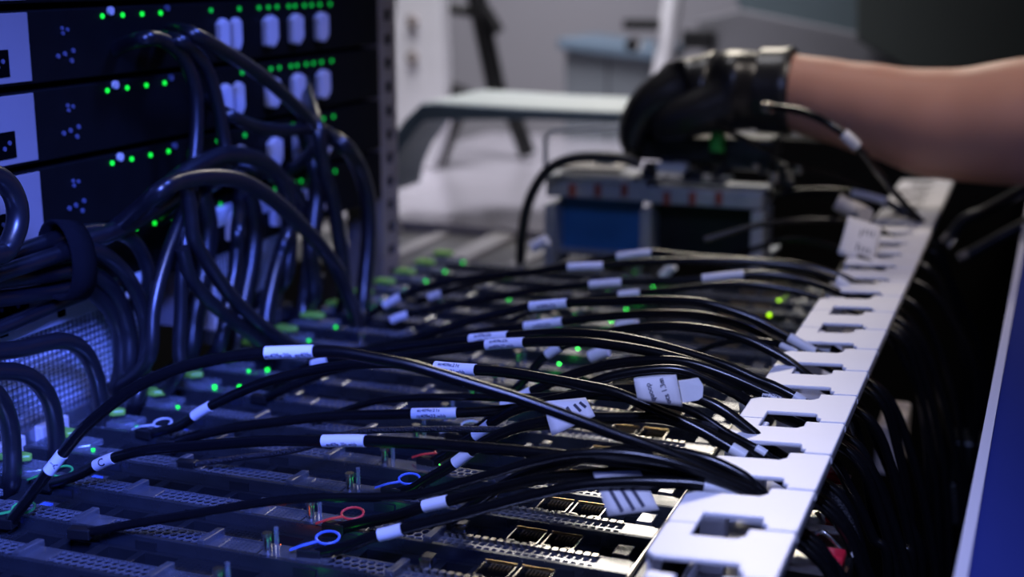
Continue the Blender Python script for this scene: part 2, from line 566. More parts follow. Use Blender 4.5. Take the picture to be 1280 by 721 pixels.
# channel under the fingers: floor, inner wall and outer flange posts
MB().box(LXL + 0.002, LXL + 0.040, LY0 - LP, LY0 + (NF - 1) * LP, 0.008, 0.011).build('channel_floor', M['paint'], ladder)
MB().box(LXL + 0.002, LXL + 0.0045, LY0 - LP, LY0 + (NF - 1) * LP, 0.011, 0.020).build('channel_wall', M['paint'], ladder)
for i in range(0, NF, 2):
    y = LY0 + i * LP
    MB().box(LXL + 0.004, LXL + 0.016, y - 0.004, y + 0.004, 0.011, LZ - 0.0022).build('ladder_web', M['paint'], ladder, bevel=0.001)
for y in (0.757, 0.86):
    m = MB().tube(spline([(LXL + 0.004, y, LZ - 0.008), (LXL - 0.006, y - 0.001, LZ - 0.006), (LXL - 0.0105, y - 0.004, LZ - 0.012), (LXL - 0.0095, y - 0.006, LZ - 0.022)], 6), 0.0028, 8)
    lab(m.build('side_clip', M['beige'], ladder, smooth=True), 'beige plastic side clip')

# dark upright bar and its bright edge between the bed and the ladder
rail = thing('mounting_rail', 'dark steel mounting rail with a bright edge between server bed and ladder', 'rail', (-0.150, 0.45, -0.03))
MB().box(-0.157, -0.148, 0.42, 1.45, -0.03, 0.010).build('rail_body', M['steel_dark'], rail, bevel=0.0015)
MB().box(-0.1585, -0.1570, 0.42, 1.45, -0.02, 0.0125).build('rail_edge', M['steel_bright'], rail, bevel=0.0005)
for i in range(20):
    MB().cyl((-0.1525, 0.46 + i * 0.05, 0.010), 'z', 0.0026, 0.0022, 8).build('rail_screw', M['steel_bright'], rail, smooth=True)

# ------------------------------------------------------------------ network cables
TAILS = []
NC = 0
NET_R = 0.0030


def plug(parent, p, direction, ring=None):
    """flat metal plug that sits in a socket of the bed, with an optional coloured pull ring"""
    d = Vector((direction.x, direction.y, 0)).normalized() if direction.length > 1e-6 else Vector((1, 0, 0))
    s = Vector((-d.y, d.x, 0))
    up = Vector((0, 0, 1))
    mb = MB()
    def slab(a0, a1, wd, z0, z1):
        vs = []
        for z in (z0, z1):
            for a, b in ((a0, -wd), (a1, -wd), (a1, wd), (a0, wd)):
                q = p + d * a + s * b
                vs.append((q.x, q.y, p.z + z))
        mb.add(vs, [(0, 3, 2, 1), (4, 5, 6, 7), (0, 1, 5, 4), (1, 2, 6, 5), (2, 3, 7, 6), (3, 0, 4, 7)])
    slab(-0.009, 0.003, 0.0031, -0.0030, 0.0026)
    mb.build('plug', M['black'], parent, bevel=0.0006)
    if ring:
        pts = []
        c = p + d * 0.0035 + s * (0.0085 if s.y > 0 else -0.0085) + up * 0.0050
        for k in range(17):
            a = 2 * PI * k / 16
            pts.append(c + d * math.cos(a) * 0.0058 + (s * math.sin(a) * 0.0050) + up * math.sin(a) * 0.0012 * (1 if s.y > 0 else -1))
        m2 = MB().tube(pts, 0.0007, 6, cap=False)
        q0 = pts[10] if s.y > 0 else pts[6]
        m2.tube(spline([q0, p - d * 0.006 + up * 0.0040, p - d * 0.013 + up * 0.001], 4), [.0012] * 9, 6, flat=0.5)
        m2.build('pull_ring', M[ring], parent, smooth=True)


def sleeve(parent, path, i0, i1, r, text=None, m='label', name='label_sleeve'):
    seg = path[min(i0, i1):max(i0, i1) + 1]
    if len(seg) < 2:
        seg = path[max(0, i0 - 1):i0 + 2]
    s = MB().tube(seg, r, 14).build(name, M[m], parent, smooth=True)
    if text:
        a, b = seg[0], seg[-1]
        flip = (b - a).dot(RT) < 0
        if flip:
            seg = seg[::-1]
            a, b = b, a
        L = (b - a).length
        mid = seg[len(seg) // 2]
        t = (b - a).normalized()
        n0 = (EYE - mid)
        n0 = (n0 - t * n0.dot(t)).normalized()
        bb = t.cross(n0)
        bb = -bb if bb.dot(UP) < 0 else bb
        mb = MB()
        for s_txt, size, dx, phi in text:
            vs, fs = text_geo(s_txt, size)
            out = []
            for v in vs:
                f = max(0.02, min(0.98, 0.5 + (v.x + dx) / L)) * (len(seg) - 1)
                k = min(int(f), len(seg) - 2)
                c = seg[k].lerp(seg[k + 1], f - k)
                ph = phi + v.y / r
                out.append(c + (n0 * math.cos(ph) + bb * math.sin(ph)) * (r + 0.00012))
            mb.add(out, fs)
        mb.build('lettering', M['ink'], s)
    return s


def vplane(u, v, A, B):
    """point of the pixel's ray on the upright plane through A and B"""
    n = Vector((-(B.y - A.y), B.x - A.x, 0))
    d = ray(u, v)
    return EYE + d * ((A - EYE).dot(n) / d.dot(n))


def net_cable(label, px, zA=0.006, zB=0.05, r=NET_R, sleeves=(), tail=True, ring=None, plugged=True, m='jacket', name='network_cable', cat='cable',
              group='network cables from servers to ladder', B=None):
    A = onz(px[0][0], px[0][1], zA)
    Bp = onz(px[-1][0], px[-1][1], zB) if B is None else Vector(B)
    pts = [A] + [vplane(u, v, A, Bp) for u, v in px[1:-1]] + [Bp]
    for p in pts:
        p.z = max(p.z, 0.007)
    n0 = len(pts)
    core = spline(pts, 12)
    if tail:
        k = len(TAILS)
        sp = (k * 0.618) % 1.0
        e = Vector((-0.092, Bp.y + 0.002, min(Bp.z, LZ) - 0.012 - 0.004 * sp))
        f_ = 0.75 + 0.5 * sp
        y = Bp.y
        pts += [e, Vector((-0.074, y, 0.027 - 0.004 * sp)), Vector((-0.074 + 0.012 * f_, y, 0.002)), Vector((-0.074 + 0.027 * f_, y - 0.002, -0.045)),
                Vector((-0.074 + 0.038 * f_, y - 0.008, -0.10)), Vector((-0.074 + 0.045 * f_, y - 0.02, -0.18)), Vector((-0.074 + 0.044 * f_, y - 0.05, -0.30)), Vector((-0.074 + 0.036 * f_, y - 0.08, -0.46))]
        TAILS.append(1)
    path = spline(pts, 12)
    c = MB().tube(path, r, 10).build(name, M[m], smooth=True)
    tag(c, label, cat, group)
    if plugged:
        plug(c, A, pts[1] - A, ring)
    for sdef in sleeves:
        u0, v0, u1, v1 = sdef[:4]
        txt = sdef[4] if len(sdef) > 4 else None
        sleeve(c, path, nearest(core, u0, v0), nearest(core, u1, v1), r * (sdef[5] if len(sdef) > 5 else 1.09), txt)
    return c


TL = lambda a, b: [(a, 0.0029, -0.0025, 0.55), (b, 0.0029, -0.001, -0.50)]
G = 'network cables from servers to ladder'
net_cable('black network cable with a sleeve on its lower left end, arching from the bed corner', [(12, 655), (30, 630), (68, 580), (110, 530), (170, 484), (230, 458), (300, 444), (363, 440), (420, 440), (470, 448), (510, 456), (545, 466), (580, 477), (648, 498), (717, 523), (767, 542), (810, 557), (860, 577), (905, 598), (950, 618)],
          sleeves=[(62, 590, 76, 568, [('A', 0.005, 0, 0)]), (333, 441, 393, 440, [('ec409e:20s  ec409e', 0.003, 0, -.5)])], ring='ring_green')
net_cable('black network cable with lettered sleeve 21c, sagging towards the middle of ladder', [(187, 544), (225, 532), (253, 513), (300, 490), (340, 475), (400, 461), (450, 455), (500, 454), (560, 460), (630, 465), (692, 475), (730, 482), (770, 491), (820, 512), (870, 535), (905, 555), (935, 573)],
          sleeves=[(243, 519, 262, 507), (545, 458, 593, 461, TL('ec409e:21c', 'cc409e21.whb')), (915, 561, 932, 571)], ring='ring_white')
net_cable('black network cable with lettered sleeve 22s, upper of the twin arches', [(340, 482), (372, 465), (400, 452), (450, 441), (500, 434), (540, 429), (588, 424), (635, 420), (700, 416), (757, 419), (795, 425), (832, 434), (870, 445), (907, 457), (945, 474), (970, 484), (1004, 503)],
          sleeves=[(392, 455, 411, 448), (588, 424, 635, 420, TL('ec409e:22s', 'cc409e25.whb')), (992, 496, 1004, 503)])
net_cable('black network cable with half hidden lettered sleeve, lower of the twin arches', [(330, 500), (400, 468), (450, 455), (500, 445), (560, 437), (608, 431), (655, 428), (720, 427), (770, 432), (820, 441), (865, 453), (900, 466), (940, 486), (985, 506)],
          sleeves=[(608, 431, 655, 428, TL('ec409e:22c', 'ec409e27.whb')), (958, 490, 985, 506, [('ec409e:22c', 0.0028, 0, .5), ('whb cc409e', 0.0028, 0, -.3)])])
net_cable('black network cable with lettered sleeve 21s, lying low across the bed', [(215, 556), (240, 546), (290, 535), (340, 528), (415, 520), (480, 518), (515, 517), (571, 516), (620, 513), (670, 506), (705, 497), (745, 477), (782, 467), (820, 462), (850, 463), (880, 473), (915, 490), (948, 508)],
          sleeves=[(515, 517, 571, 515, TL('ec409e:21s', 'cc409e23.whb'))])
net_cable('black network cable with blank sleeve at left end and faint sleeve mid bed', [(60, 607), (85, 598), (105, 590), (132, 576), (165, 566), (200, 561), (262, 556), (337, 551), (404, 551), (457, 551), (550, 556), (662, 565), (775, 577), (840, 587), (890, 602), (940, 622)],
          sleeves=[(121, 581, 142, 572, [('C', 0.006, 0, 0)]), (404, 551, 457, 551, [('ec409e  20c whb', 0.0026, 0, -.6)])], ring='ring_green')
net_cable('thin black network cable crossing the near trays, lowest long line on the left', [(108, 668), (165, 655), (244, 642), (320, 629), (394, 622), (475, 621), (531, 616), (580, 602), (625, 589), (670, 576), (720, 567), (780, 567), (840, 578), (900, 600), (950, 625)], r=0.0024)
net_cable('black network cable with blurred pale sleeve near the bottom edge of the photo', [(395, 694), (437, 682), (462, 672), (490, 665), (512, 659), (587, 640), (662, 620), (718, 608), (775, 603), (831, 603), (880, 607), (940, 622)],
          sleeves=[(473, 670, 502, 661), (880, 607, 930, 619)], ring='ring_blue')
net_cable('black network cable with crumpled sleeve beside the red pull ring', [(425, 662), (456, 653), (494, 645), (530, 633), (560, 626), (620, 611), (680, 598), (740, 592), (800, 590), (860, 595), (935, 612)],
          sleeves=[(530, 633, 560, 626)], ring='ring_red')
net_cable('black network cable with white sleeve rising steeply at mid bed', [(497, 617), (515, 611), (531, 601), (561, 584), (590, 563), (610, 550), (642, 536), (680, 527), (717, 522), (770, 522), (830, 523), (880, 540), (938, 568)],
          sleeves=[(568, 579, 588, 565)], ring='ring_blue')
net_cable('black network cable with folded sleeve half hidden behind the lettered 21s cable', [(540, 580), (560, 566), (580, 553), (603, 538), (620, 525), (650, 510), (700, 498), (760, 488), (830, 488), (890, 505), (940, 540), (955, 556)],
          sleeves=[(595, 545, 612, 531)], ring='ring_red')
net_cable('black network cable with grey fabric wrapped sleeve at mid bed', [(575, 548), (605, 530), (640, 505), (655, 494), (690, 478), (735, 462), (790, 452), (850, 452), (905, 468), (960, 492), (990, 506)],
          sleeves=[(640, 505, 664, 489), (633, 509, 648, 499, None, 1.9)], ring='ring_white')
net_cable('black network cable climbing behind the twin arches to a small white sleeve', [(630, 500), (655, 476), (672, 455), (692, 438), (725, 425), (780, 412), (850, 408), (920, 420), (975, 445), (1010, 470)],
          sleeves=[(685, 443, 700, 433)])
net_cable('black network cable with white sleeve, higher of two blurred sleeves behind the twin arches', [(400, 452), (440, 440), (500, 428), (540, 416), (565, 408), (590, 400), (640, 388), (663, 383), (709, 379), (760, 377), (810, 375), (870, 377), (907, 386), (945, 400), (980, 418), (1018, 440)],
          sleeves=[(663, 384, 709, 380, [('ec409e:23s', 0.003, 0, -.2)]), (985, 420, 1018, 440)])
net_cable('black network cable with white sleeve, lower of two blurred sleeves behind the twin arches', [(440, 455), (520, 431), (570, 421), (615, 413), (656, 408), (703, 402), (757, 396), (820, 392), (880, 395), (935, 409), (985, 432), (1038, 436)],
          sleeves=[(656, 408, 703, 403, [('ec409e:23c', 0.003, 0, -.2)]), (1022, 434, 1040, 440)])
net_cable('black network cable with blurred sleeve in front of the blue board', [(455, 400), (492, 375), (515, 365), (540, 357), (565, 351), (615, 345), (665, 340), (710, 334), (754, 332), (795, 328), (870, 326), (945, 328), (1002, 335), (1045, 349), (1070, 366)],
          sleeves=[(482, 381, 500, 371), (710, 334, 754, 332), (1045, 349, 1068, 364)])
net_cable('black network cable with sleeve under the sled, right of the blue board', [(520, 380), (545, 369), (600, 352), (680, 337), (740, 327), (772, 321), (815, 316), (865, 321), (930, 325), (1000, 331), (1050, 345), (1082, 362)],
          sleeves=[(537, 373, 553, 366), (772, 321, 815, 316)])
net_cable('black network cable with long bright sleeve far down the bed', [(480, 408), (500, 396), (550, 384), (610, 373), (680, 362), (737, 356), (777, 353), (830, 351), (878, 348), (930, 343), (980, 345), (1030, 358), (1060, 372)],
          sleeves=[(489, 401, 510, 392), (737, 356, 777, 354), (878, 348, 930, 343)])
net_cable('thin black wire with small sleeve curving up to the ladder, below the twin arches', [(790, 475), (830, 458), (870, 440), (905, 428), (935, 425), (965, 428), (990, 438), (1004, 446)], r=0.0020,
          sleeves=[(975, 432, 1000, 444)])
net_cable('thin black wire crossing the bed just under the 21c sleeve', [(395, 528), (430, 513), (470, 502), (520, 497), (580, 496), (640, 497), (720, 494), (800, 500), (860, 512), (910, 542), (957, 568)], r=0.0022,
          sleeves=[(945, 560, 957, 568)])
net_cable('thin black braided wire running low below the 21s cable', [(240, 583), (300, 572), (370, 562), (440, 541), (500, 537), (560, 536), (640, 536), (720, 530), (800, 524), (880, 530), (945, 560)], r=0.0018, m='braid')
net_cable('thick black cable emerging far left below the right hand tag, above the near tag', [(560, 655), (640, 600), (720, 575), (800, 560), (870, 570), (920, 590), (948, 612)], r=0.0028)
net_cable('black cable passing behind the folded tag towards the ladder', [(740, 478), (790, 472), (840, 470), (890, 474), (930, 486), (975, 500)], r=0.0026, sleeves=[(800, 472, 845, 470)])
net_cable('black network cable in the dark below the long bright sleeve', [(600, 420), (680, 385), (760, 370), (840, 362), (920, 355), (985, 362), (1040, 378)], r=0.0026, sleeves=[(773, 369, 797, 366)])
net_cable('black network cable lying just above the hanging far tag', [(900, 330), (940, 312), (985, 300), (1030, 305), (1075, 322), (1105, 340)], r=0.0026)
net_cable('far black network cable with pale sleeve beneath the forearm', [(905, 262), (945, 246), (990, 240), (1030, 238), (1065, 241), (1105, 251), (1135, 268), (1160, 285)], zA=0.05, r=0.0032, plugged=False,
          sleeves=[(1066, 242, 1108, 252)])
net_cable('far thin black cable sloping down from under the glove', [(900, 160), (940, 178), (985, 200), (1010, 212), (1050, 222), (1090, 240), (1120, 262)], zA=0.14, zB=0.06, r=0.0026, plugged=False)
net_cable('far thin black cable with pale end sleeve left of the hanging tag', [(880, 300), (940, 283), (990, 276), (1040, 275), (1080, 280), (1120, 300)], zA=0.05, r=0.0028, plugged=False)

# cable looping over the bare forearm
arm_cable = [ony(u, v, y) for u, v, y in ((955, 134, 1.20), (985, 136, 1.185), (1015, 144, 1.17), (1045, 160, 1.165), (1070, 182, 1.17), (1090, 207, 1.20), (1120, 243, 1.26), (1165, 292, 1.30))]
path = spline(arm_cable, 12)
c = MB().tube(path, 0.0034, 10).build('network_cable', M['jacket'], smooth=True)
tag(c, 'black network cable looping in front of the bare forearm, pale sleeve on it', 'cable', G)
sleeve(c, path, nearest(path, 1056, 165), nearest(path, 1070, 183), 0.0048)
sleeve(c, path, nearest(path, 955, 134), nearest(path, 964, 134), 0.0046, m='steel_bright', name='cable_ferrule')

# extra cables that drop from under the ladder on the right
drops = [([(1048, 545), (1075, 575), (1105, 630), (1125, 680), (1140, 730)], .66, 'the inner edge of the hanging bundle'),
         ([(1050, 540), (1085, 580), (1112, 640), (1120, 725)], .68, 'crossing the middle of the hanging bundle'),
         ([(1070, 505), (1100, 560), (1130, 640), (1152, 730)], .71, 'the outer edge of the hanging bundle'),
         ([(1060, 520), (1078, 570), (1090, 640), (1110, 730)], .69, 'beside the red latches'),
         ([(1105, 415), (1130, 450), (1148, 490), (1157, 540), (1160, 600), (1155, 730)], .86, 'glinting alone against the dark gap'),
         ([(1120, 385), (1150, 420), (1170, 470), (1180, 530), (1182, 620)], .93, 'dimly seen right of the glinting cable'),
         ([(1135, 350), (1165, 365), (1190, 400), (1215, 450), (1222, 520)], 1.02, 'bowing towards the blue door'),
         ([(1150, 310), (1180, 340), (1200, 375), (1222, 430), (1230, 500)], 1.10, 'bowing nearest to the blue door'),
         ([(1035, 570), (1065, 615), (1090, 670), (1110, 730)], .63, 'nearest the ladder edge')]
for i, (px, y, where) in enumerate(drops):
    y = onz(px[0][0], px[0][1], 0.03).y
    pts = [ony(u, v, y) for u, v in px]
    p0 = pts[0].copy()
    pts = [Vector((-0.104, y + 0.001, 0.024))] + pts
    last = pts[-1]
    pts.append(Vector((last.x - 0.004, last.y, last.z - 0.16)))
    path = spline(pts, 12)
    c = MB().tube(path, 0.0030 if i not in (4,) else 0.0026, 10).build('hanging_cable', M['jacket'], smooth=True)
    tag(c, 'black cable hanging from the right of the ladder, ' + where, 'cable', 'cables hanging beyond the ladder')

# ------------------------------------------------------------------ paper tags and flags
def flag(name, label, quad, thick=0.0005, lines=(), texts=(), parts=()):
    """a small paper tag spanned by four world points (upper left, upper right, lower right, lower left)"""
    a, b, c, d = [Vector(q) for q in quad]
    n = (b - a).cross(d - a).normalized()
    if n.dot(EYE - a) < 0:
        n = -n
    mb = MB()
    N = 6
    vs = []
    for j in range(N + 1):
        for i in range(N + 1):
            s, t = i / N, j / N
            p = a.lerp(b, s).lerp(d.lerp(c, s), t) + n * (math.sin(t * PI) * 0.0012)
            vs.append(p)
    fs = [(j * (N + 1) + i, j * (N + 1) + i + 1, (j + 1) * (N + 1) + i + 1, (j + 1) * (N + 1) + i) for j in range(N) for i in range(N)]
    mb.add(vs, fs)
    o = mb.build(name, M['paper'], smooth=True)
    so = o.modifiers.new('solid', 'SOLIDIFY')
    so.thickness = thick
    so.offset = 0
    tag(o, label, 'tag', None)
    ux = (b - a).normalized()
    uy = n.cross(ux).normalized()
    cen = (a + b + c + d) / 4
    if texts:
        mb = MB()
        for s, size, dx, dy, ang in texts:
            ex = ux * math.cos(ang) + uy * math.sin(ang)
            ey = n.cross(ex)
            text_on_plane(mb, s, size, cen + ux * dx + uy * dy + n * 0.0013, ex, ey)
        mb.build('lettering', M['ink'], o)
    if lines:
        mb = MB()
        for (s0, t0, s1, t1, wd) in lines:
            p0 = a.lerp(b, s0).lerp(d.lerp(c, s0), t0) + n * (math.sin(t0 * PI) * 0.0012 + 0.0006)
            p1 = a.lerp(b, s1).lerp(d.lerp(c, s1), t1) + n * (math.sin(t1 * PI) * 0.0012 + 0.0006)
            e = (p1 - p0).normalized().cross(n) * wd
            mb.add([p0 - e, p0 + e, p1 + e, p1 - e], [(0, 1, 2, 3)])
        mb.build('printed_bars', M['ink'], o)
    return o


f = flag('cable_flag', 'white folded paper flag with upside down lettering, wrapped round a mid bed cable',
         [ony(792, 473, .625), ony(845, 468, .632), ony(853, 508, .628), ony(797, 500, .622)],
         texts=[('ocs 1.3m', 0.0036, 0.0035, -0.001, R(103)), ('quoop', 0.0036, -0.0035, -0.001, R(103))])
# the shorter second half of the flag
mb = MB()
q = [ony(848, 476, .6321), ony(873, 472, .636), ony(879, 482, .636), ony(878, 496, .635), ony(872, 500, .634), ony(853, 503, .6315)]
nn = (q[1] - q[0]).cross(q[-1] - q[0]).normalized() * 0.0005
mb.add([p + nn for p in q] + [p - nn for p in q], [tuple(range(6)), tuple(range(11, 5, -1))] + [(i, i + 6, (i + 1) % 6 + 6, (i + 1) % 6) for i in range(6)])
hb = mb.build('flag_end', M['label'], f)
flag('cable_flag', 'pale blurred paper flag with dark bars, behind the long cable left of the folded flag',
     [ony(678, 502, .635), ony(732, 497, .642), ony(744, 520, .636), ony(690, 545, .628)], lines=[(.5, .3, .58, .75, .0008), (.68, .25, .76, .6, .0008), (.82, .2, .9, .5, .0008)])
flag('cable_flag', 'grey blurred paper flag with dark bars, hanging nearest the camera left of ladder',
     [ony(741, 590, .578), ony(800, 588, .583), ony(824, 637, .573), ony(760, 645, .566)], lines=[(.22, .45, .3, .95, .0009), (.45, .45, .53, .95, .0009), (.66, .45, .74, .9, .0009)])
flag('cable_flag', 'square white paper tag with printed lines hanging over the far end of ladder',
     [ony(1060, 270, 1.13), ony(1103, 283, 1.14), ony(1092, 331, 1.12), ony(1047, 317, 1.11)],
     lines=[(.45, .25, .45, .8, .0006), (.56, .2, .56, .8, .0006), (.67, .2, .67, .8, .0006), (.78, .2, .78, .8, .0006)])
t = MB().tube(spline([ony(1046, 252, 1.2), ony(1058, 258, 1.2), ony(1072, 264, 1.2), ony(1082, 269, 1.19)], 5), 0.0075, 12).build('cable_clip', M['beige'], smooth=True)
tag(t, 'beige rounded cable clip just above the square hanging tag', 'clip')
for (u0, v0, u1, v1, y, r, s) in ((772, 408, 796, 401, .95, .0042, 'small white cable sleeve in the dark behind the twin arches'),
                                  (738, 446, 760, 438, .86, .0042, 'small grey cable sleeve under the right of the twin arches'),
                                  (818, 450, 866, 448, .76, .0030, 'white cable sleeve peeping out below the twin arches near ladder'),
                                  (666, 309, 684, 300, 1.15, .0055, 'pale blurred sleeve left of the blue board'),
                                  (828, 345, 842, 332, 1.15, .0045, 'pale blurred sleeve under the right half of the sled')):
    t = MB().tube([ony(u0, v0, y), ony((u0 + u1) / 2, (v0 + v1) / 2 - .5, y), ony(u1, v1, y)], r, 12).build('cable_sleeve', M['label'], smooth=True)
    tag(t, s, 'sleeve')

# ------------------------------------------------------------------ left wall of rack modules
RX = -0.56
MP = 0.047
MZ = 0.2165       # underside of the top module


def make_module(label):
    root = thing('rack_module', label, 'rack module', (RX, 0.60, 0), 'black rack modules stacked on the left')
    h = MP - 0.004
    MB().box(RX - 0.10, RX, 0.52, 1.135, 0.0, h).build('housing', M['rackface'], root, bevel=0.001)
    MB().box(RX - 0.08, RX - 0.01, 0.52, 1.12, -0.004, 0.0).build('shelf', M['hole'], root)
    p = MB().box(RX, RX + 0.0015, 0.59, 0.668, 0.002, h - 0.001).build('number_plate', M['plate'], root, bevel=0.0004)
    MB().box(RX + 0.0015, RX + 0.0022, 0.590, 0.6485, 0.006, 0.0215).build('plate_window', M['hole'], p)
    for y, z in ((0.6245, .013), (0.632, .0155), (0.6385, .012), (0.643, .015)):
        MB().cyl((RX + 0.0022, y, z), 'x', 0.0014, 0.0006, 8).build('window_screw', M['screw'], p, smooth=True)
    for y, z in ((0.694, .0150), (0.7005, .0160), (0.7085, .0175), (0.7065, .0115)):
        MB().cyl((RX, y, z), 'x', 0.0016, 0.0010, 8).build('screw', M['screw'], root, smooth=True)
    for y, z in ((0.7000, .0285), (0.7045, .0305), (0.6995, .0315)):
        MB().cyl((RX, y, z), 'x', 0.0013, 0.0010, 8).build('screw', M['screw'], root, smooth=True)
    for y in (0.7395, 0.7605, 0.7815, 0.8025):
        MB().cyl((RX, y, h - 0.0055), 'x', 0.0016, 0.0010, 10).build('status_light', M['led_rack'], root, smooth=True)
    MB().cyl((RX, 0.7475, h - 0.0025), 'x', 0.0028, 0.0020, 10).build('white_button', M['white_plastic'], root, smooth=True)
    MB().cyl((RX, 0.8095, h - 0.0025), 'x', 0.0022, 0.0020, 10).build('blue_button', M['screw'], root, smooth=True)
    for y in (0.864, 0.902, 0.930, 0.944, 0.957, 0.975, 0.985, 1.000, 1.012, 1.026, 1.044):
        MB().cyl((RX, y, h - 0.0055), 'x', 0.0016, 0.0010, 10).build('status_light', M['led_dim'], root, smooth=True)
    for y, wd in ((0.868, .012), (0.886, .011), (0.932, .018), (0.972, .018), (1.014, .018)):
        q = MB().prism([(y, h - 0.034), (y + wd * .6, h - 0.036), (y + wd, h - 0.030), (y + wd, h - 0.014), (y + wd * .5, h - 0.011), (y, h - 0.015)], 'x', RX, RX + 0.006)
        q.build('lever', M['white_plastic'], root, bevel=0.0015)
    return root


mods = ['top', 'second from top', 'third from top', 'fourth from top', 'lowest']
m0 = make_module('black rack module with green lights and white levers, top of the left stack')
m0.location = (RX, 0.60, MZ)
for i in range(1, 4):
    dup(m0, (RX, 0.60, MZ - i * MP), 'black rack module with green lights and white levers, %s of the left stack' % mods[i])
dup(m0, (RX, 0.60, MZ + MP), 'black rack module cut by the top edge of the photo, above the left stack')

# zinc post at the end of the stack
post = thing('rack_post', 'zinc rack post with square holes at the far end of the black modules', 'post', (-0.58, 1.16, -0.1))
MB().box(-0.60, -0.563, 1.140, 1.146, -0.1, 0.55).build('post_flange', M['post'], post)
MB().grid_holes((-0.564, 1.146, -0.1), (0, 0.0325, 0), (0, 0, 0.022), 1, 29, 0.45, 0.002).build('post_face', M['post'], post)
MB().box(-0.60, -0.568, 1.147, 1.178, -0.1, 0.55).build('post_core', M['steel_dark'], post)

# boxes with mesh fronts below the modules
def mesh_unit(label, y0, y1, z0, z1):
    root = thing('power_unit', label, 'power unit', (RX, y0, z0 - 0.001))
    MB().box(RX - 0.10, RX - 0.004, y0, y1, z0, z1).build('housing', M['white_plastic'], root)
    MB().box(RX - 0.004, RX - 0.003, y0 + .002, y1 - .002, z0 + .003, z1 - 0.014).build('backing', M['label'], root)
    ny, nz = int((y1 - y0) / 0.0042), int((z1 - z0 - 0.016) / 0.0042)
    MB().grid_holes((RX - 0.0005, y0, z0), (0, 0.0042, 0), (0, 0, 0.0042), ny, nz, 0.86, 0.0006).build('mesh_front', M['steel'], root)
    MB().prism([(RX - 0.1, z1), (RX - 0.1, z1 + 0.003), (RX - 0.006, z1 + 0.003), (RX + 0.004, z1 - 0.002), (RX + 0.004, z1 - 0.015), (RX - 0.004, z1 - 0.015)], 'y', y0, y1).build('top_cover', M['label'], root, bevel=0.001)
    for k in range(max(1, int((y1 - y0) / 0.05))):
        y = y0 + 0.035 + k * 0.052
        MB().box(RX + 0.004, RX + 0.0055, y, y + 0.006, z1 - 0.010, z1 - 0.005).build('latch', M['hole'], root)
    MB().box(RX - 0.02, RX + 0.006, y0, y1, z0 - 0.012, z0).build('foot_rail', M['steel'], root, bevel=0.001)
    return root


mesh_unit('pale power unit with wire mesh front, lit blue at the far left', 0.48, 0.765, 0.012, 0.083)
mesh_unit('second pale mesh fronted unit glimpsed behind the hanging power cords', 0.855, 0.955, 0.018, 0.112)
for i, (y, s) in enumerate(((0.600, 'nearest'), (0.640, 'middle'), (0.700, 'farthest'))):
    b = MB().box(-0.556, -0.549, y, y + 0.026, 0.0015, 0.012).cyl((-0.552, y + 0.013, 0.012), 'z', 0.003, 0.006)
    tag(b.build('cable_bracket', M['white_plastic'], smooth=True, bevel=0.001), 'small pale bracket at the foot of the mesh unit, %s of three' % s, 'bracket', 'brackets at the foot of the mesh unit')

# ------------------------------------------------------------------ thick black power cords on the left
def cord(label, pts, r=0.0052, m='cord', extra=None, px=True, x=None):
    P = []
    for q in pts:
        P.append(onx(q[0], q[1], q[2] if len(q) > 2 else x) if px else Vector(q))
    if P[-1].z > -0.01:
        P += [P[-1] + Vector((-0.014, 0.004, -0.016)), P[-1] + Vector((-0.045, 0.010, -0.034))]
    path = spline(P, 10)
    o = MB().tube(path, r, 12).build('power_cable', M[m], smooth=True)
    tag(o, label, 'cable', 'black power cords on the left')
    return o, path


cord('thick black power cord hooping over the mesh unit, upper of two', [(-40, 444), (0, 439), (25, 436), (50, 430), (75, 426), (95, 431), (110, 446), (119, 467), (124, 487), (127, 505), (128, 530), (126, 560)], x=-.530)
cord('thick black power cord hooping over the mesh unit, lower of two', [(-40, 466), (0, 464), (25, 466), (42, 474), (55, 487), (64, 505), (69, 530), (71, 565), (70, 590)], x=-.522)
cord('thick black power cord bending down at the left edge of the photo', [(-30, 480), (-8, 490), (5, 508), (12, 530), (15, 560), (14, 600)], x=-.516)
cord('thick black cord coiled in a ring at the left edge above the bundle', [(-40, 215), (-10, 218), (10, 232), (20, 252), (22, 275), (16, 297), (4, 315), (-20, 325)], r=.0062, x=-.512)
cord('shiny black cord entering the velcro strap, topmost of the bundle', [(-30, 335), (0, 325), (30, 312), (65, 300), (90, 292), (130, 288), (160, 296), (178, 318), (186, 350)], r=.0048, x=-.535)
cord('black cord in the strapped bundle, curving down with a bright bend', [(-30, 350), (20, 335), (60, 322), (95, 312), (125, 316), (150, 335), (170, 365), (181, 400), (183, 430), (177, 470), (170, 500)], r=.0050, x=-.525)
cord('black cord low in the strapped bundle, second from its underside', [(-30, 352), (20, 347), (60, 342), (90, 338), (120, 345), (145, 370), (160, 410), (160, 460)], r=.0055, x=-.535)
cord('black cord at the underside of the strapped bundle', [(-30, 375), (20, 370), (60, 364), (90, 358), (115, 364), (138, 388), (150, 420), (150, 470)], r=.0055, x=-.540)
cord('black cord along the top edge of the mesh unit', [(-30, 420), (0, 410), (35, 395), (75, 378), (120, 362), (150, 356)], r=.0046, x=-.545)
cord('black cord rising from the strap to the knot of loops', [(70, 318), (110, 300), (135, 292), (175, 272), (215, 246), (235, 228), (262, 205), (290, 196)], r=.0058, x=-.530)
cord('black cord looping widest over the bed, lit bright blue on its right side', [(95, 318, -.55), (140, 288, -.535), (175, 260, -.51), (200, 238), (225, 226), (262, 221), (300, 226), (337, 246), (375, 280), (400, 307), (420, 335), (432, 362), (442, 387), (447, 410), (446, 440)], r=.0056, x=-.490)
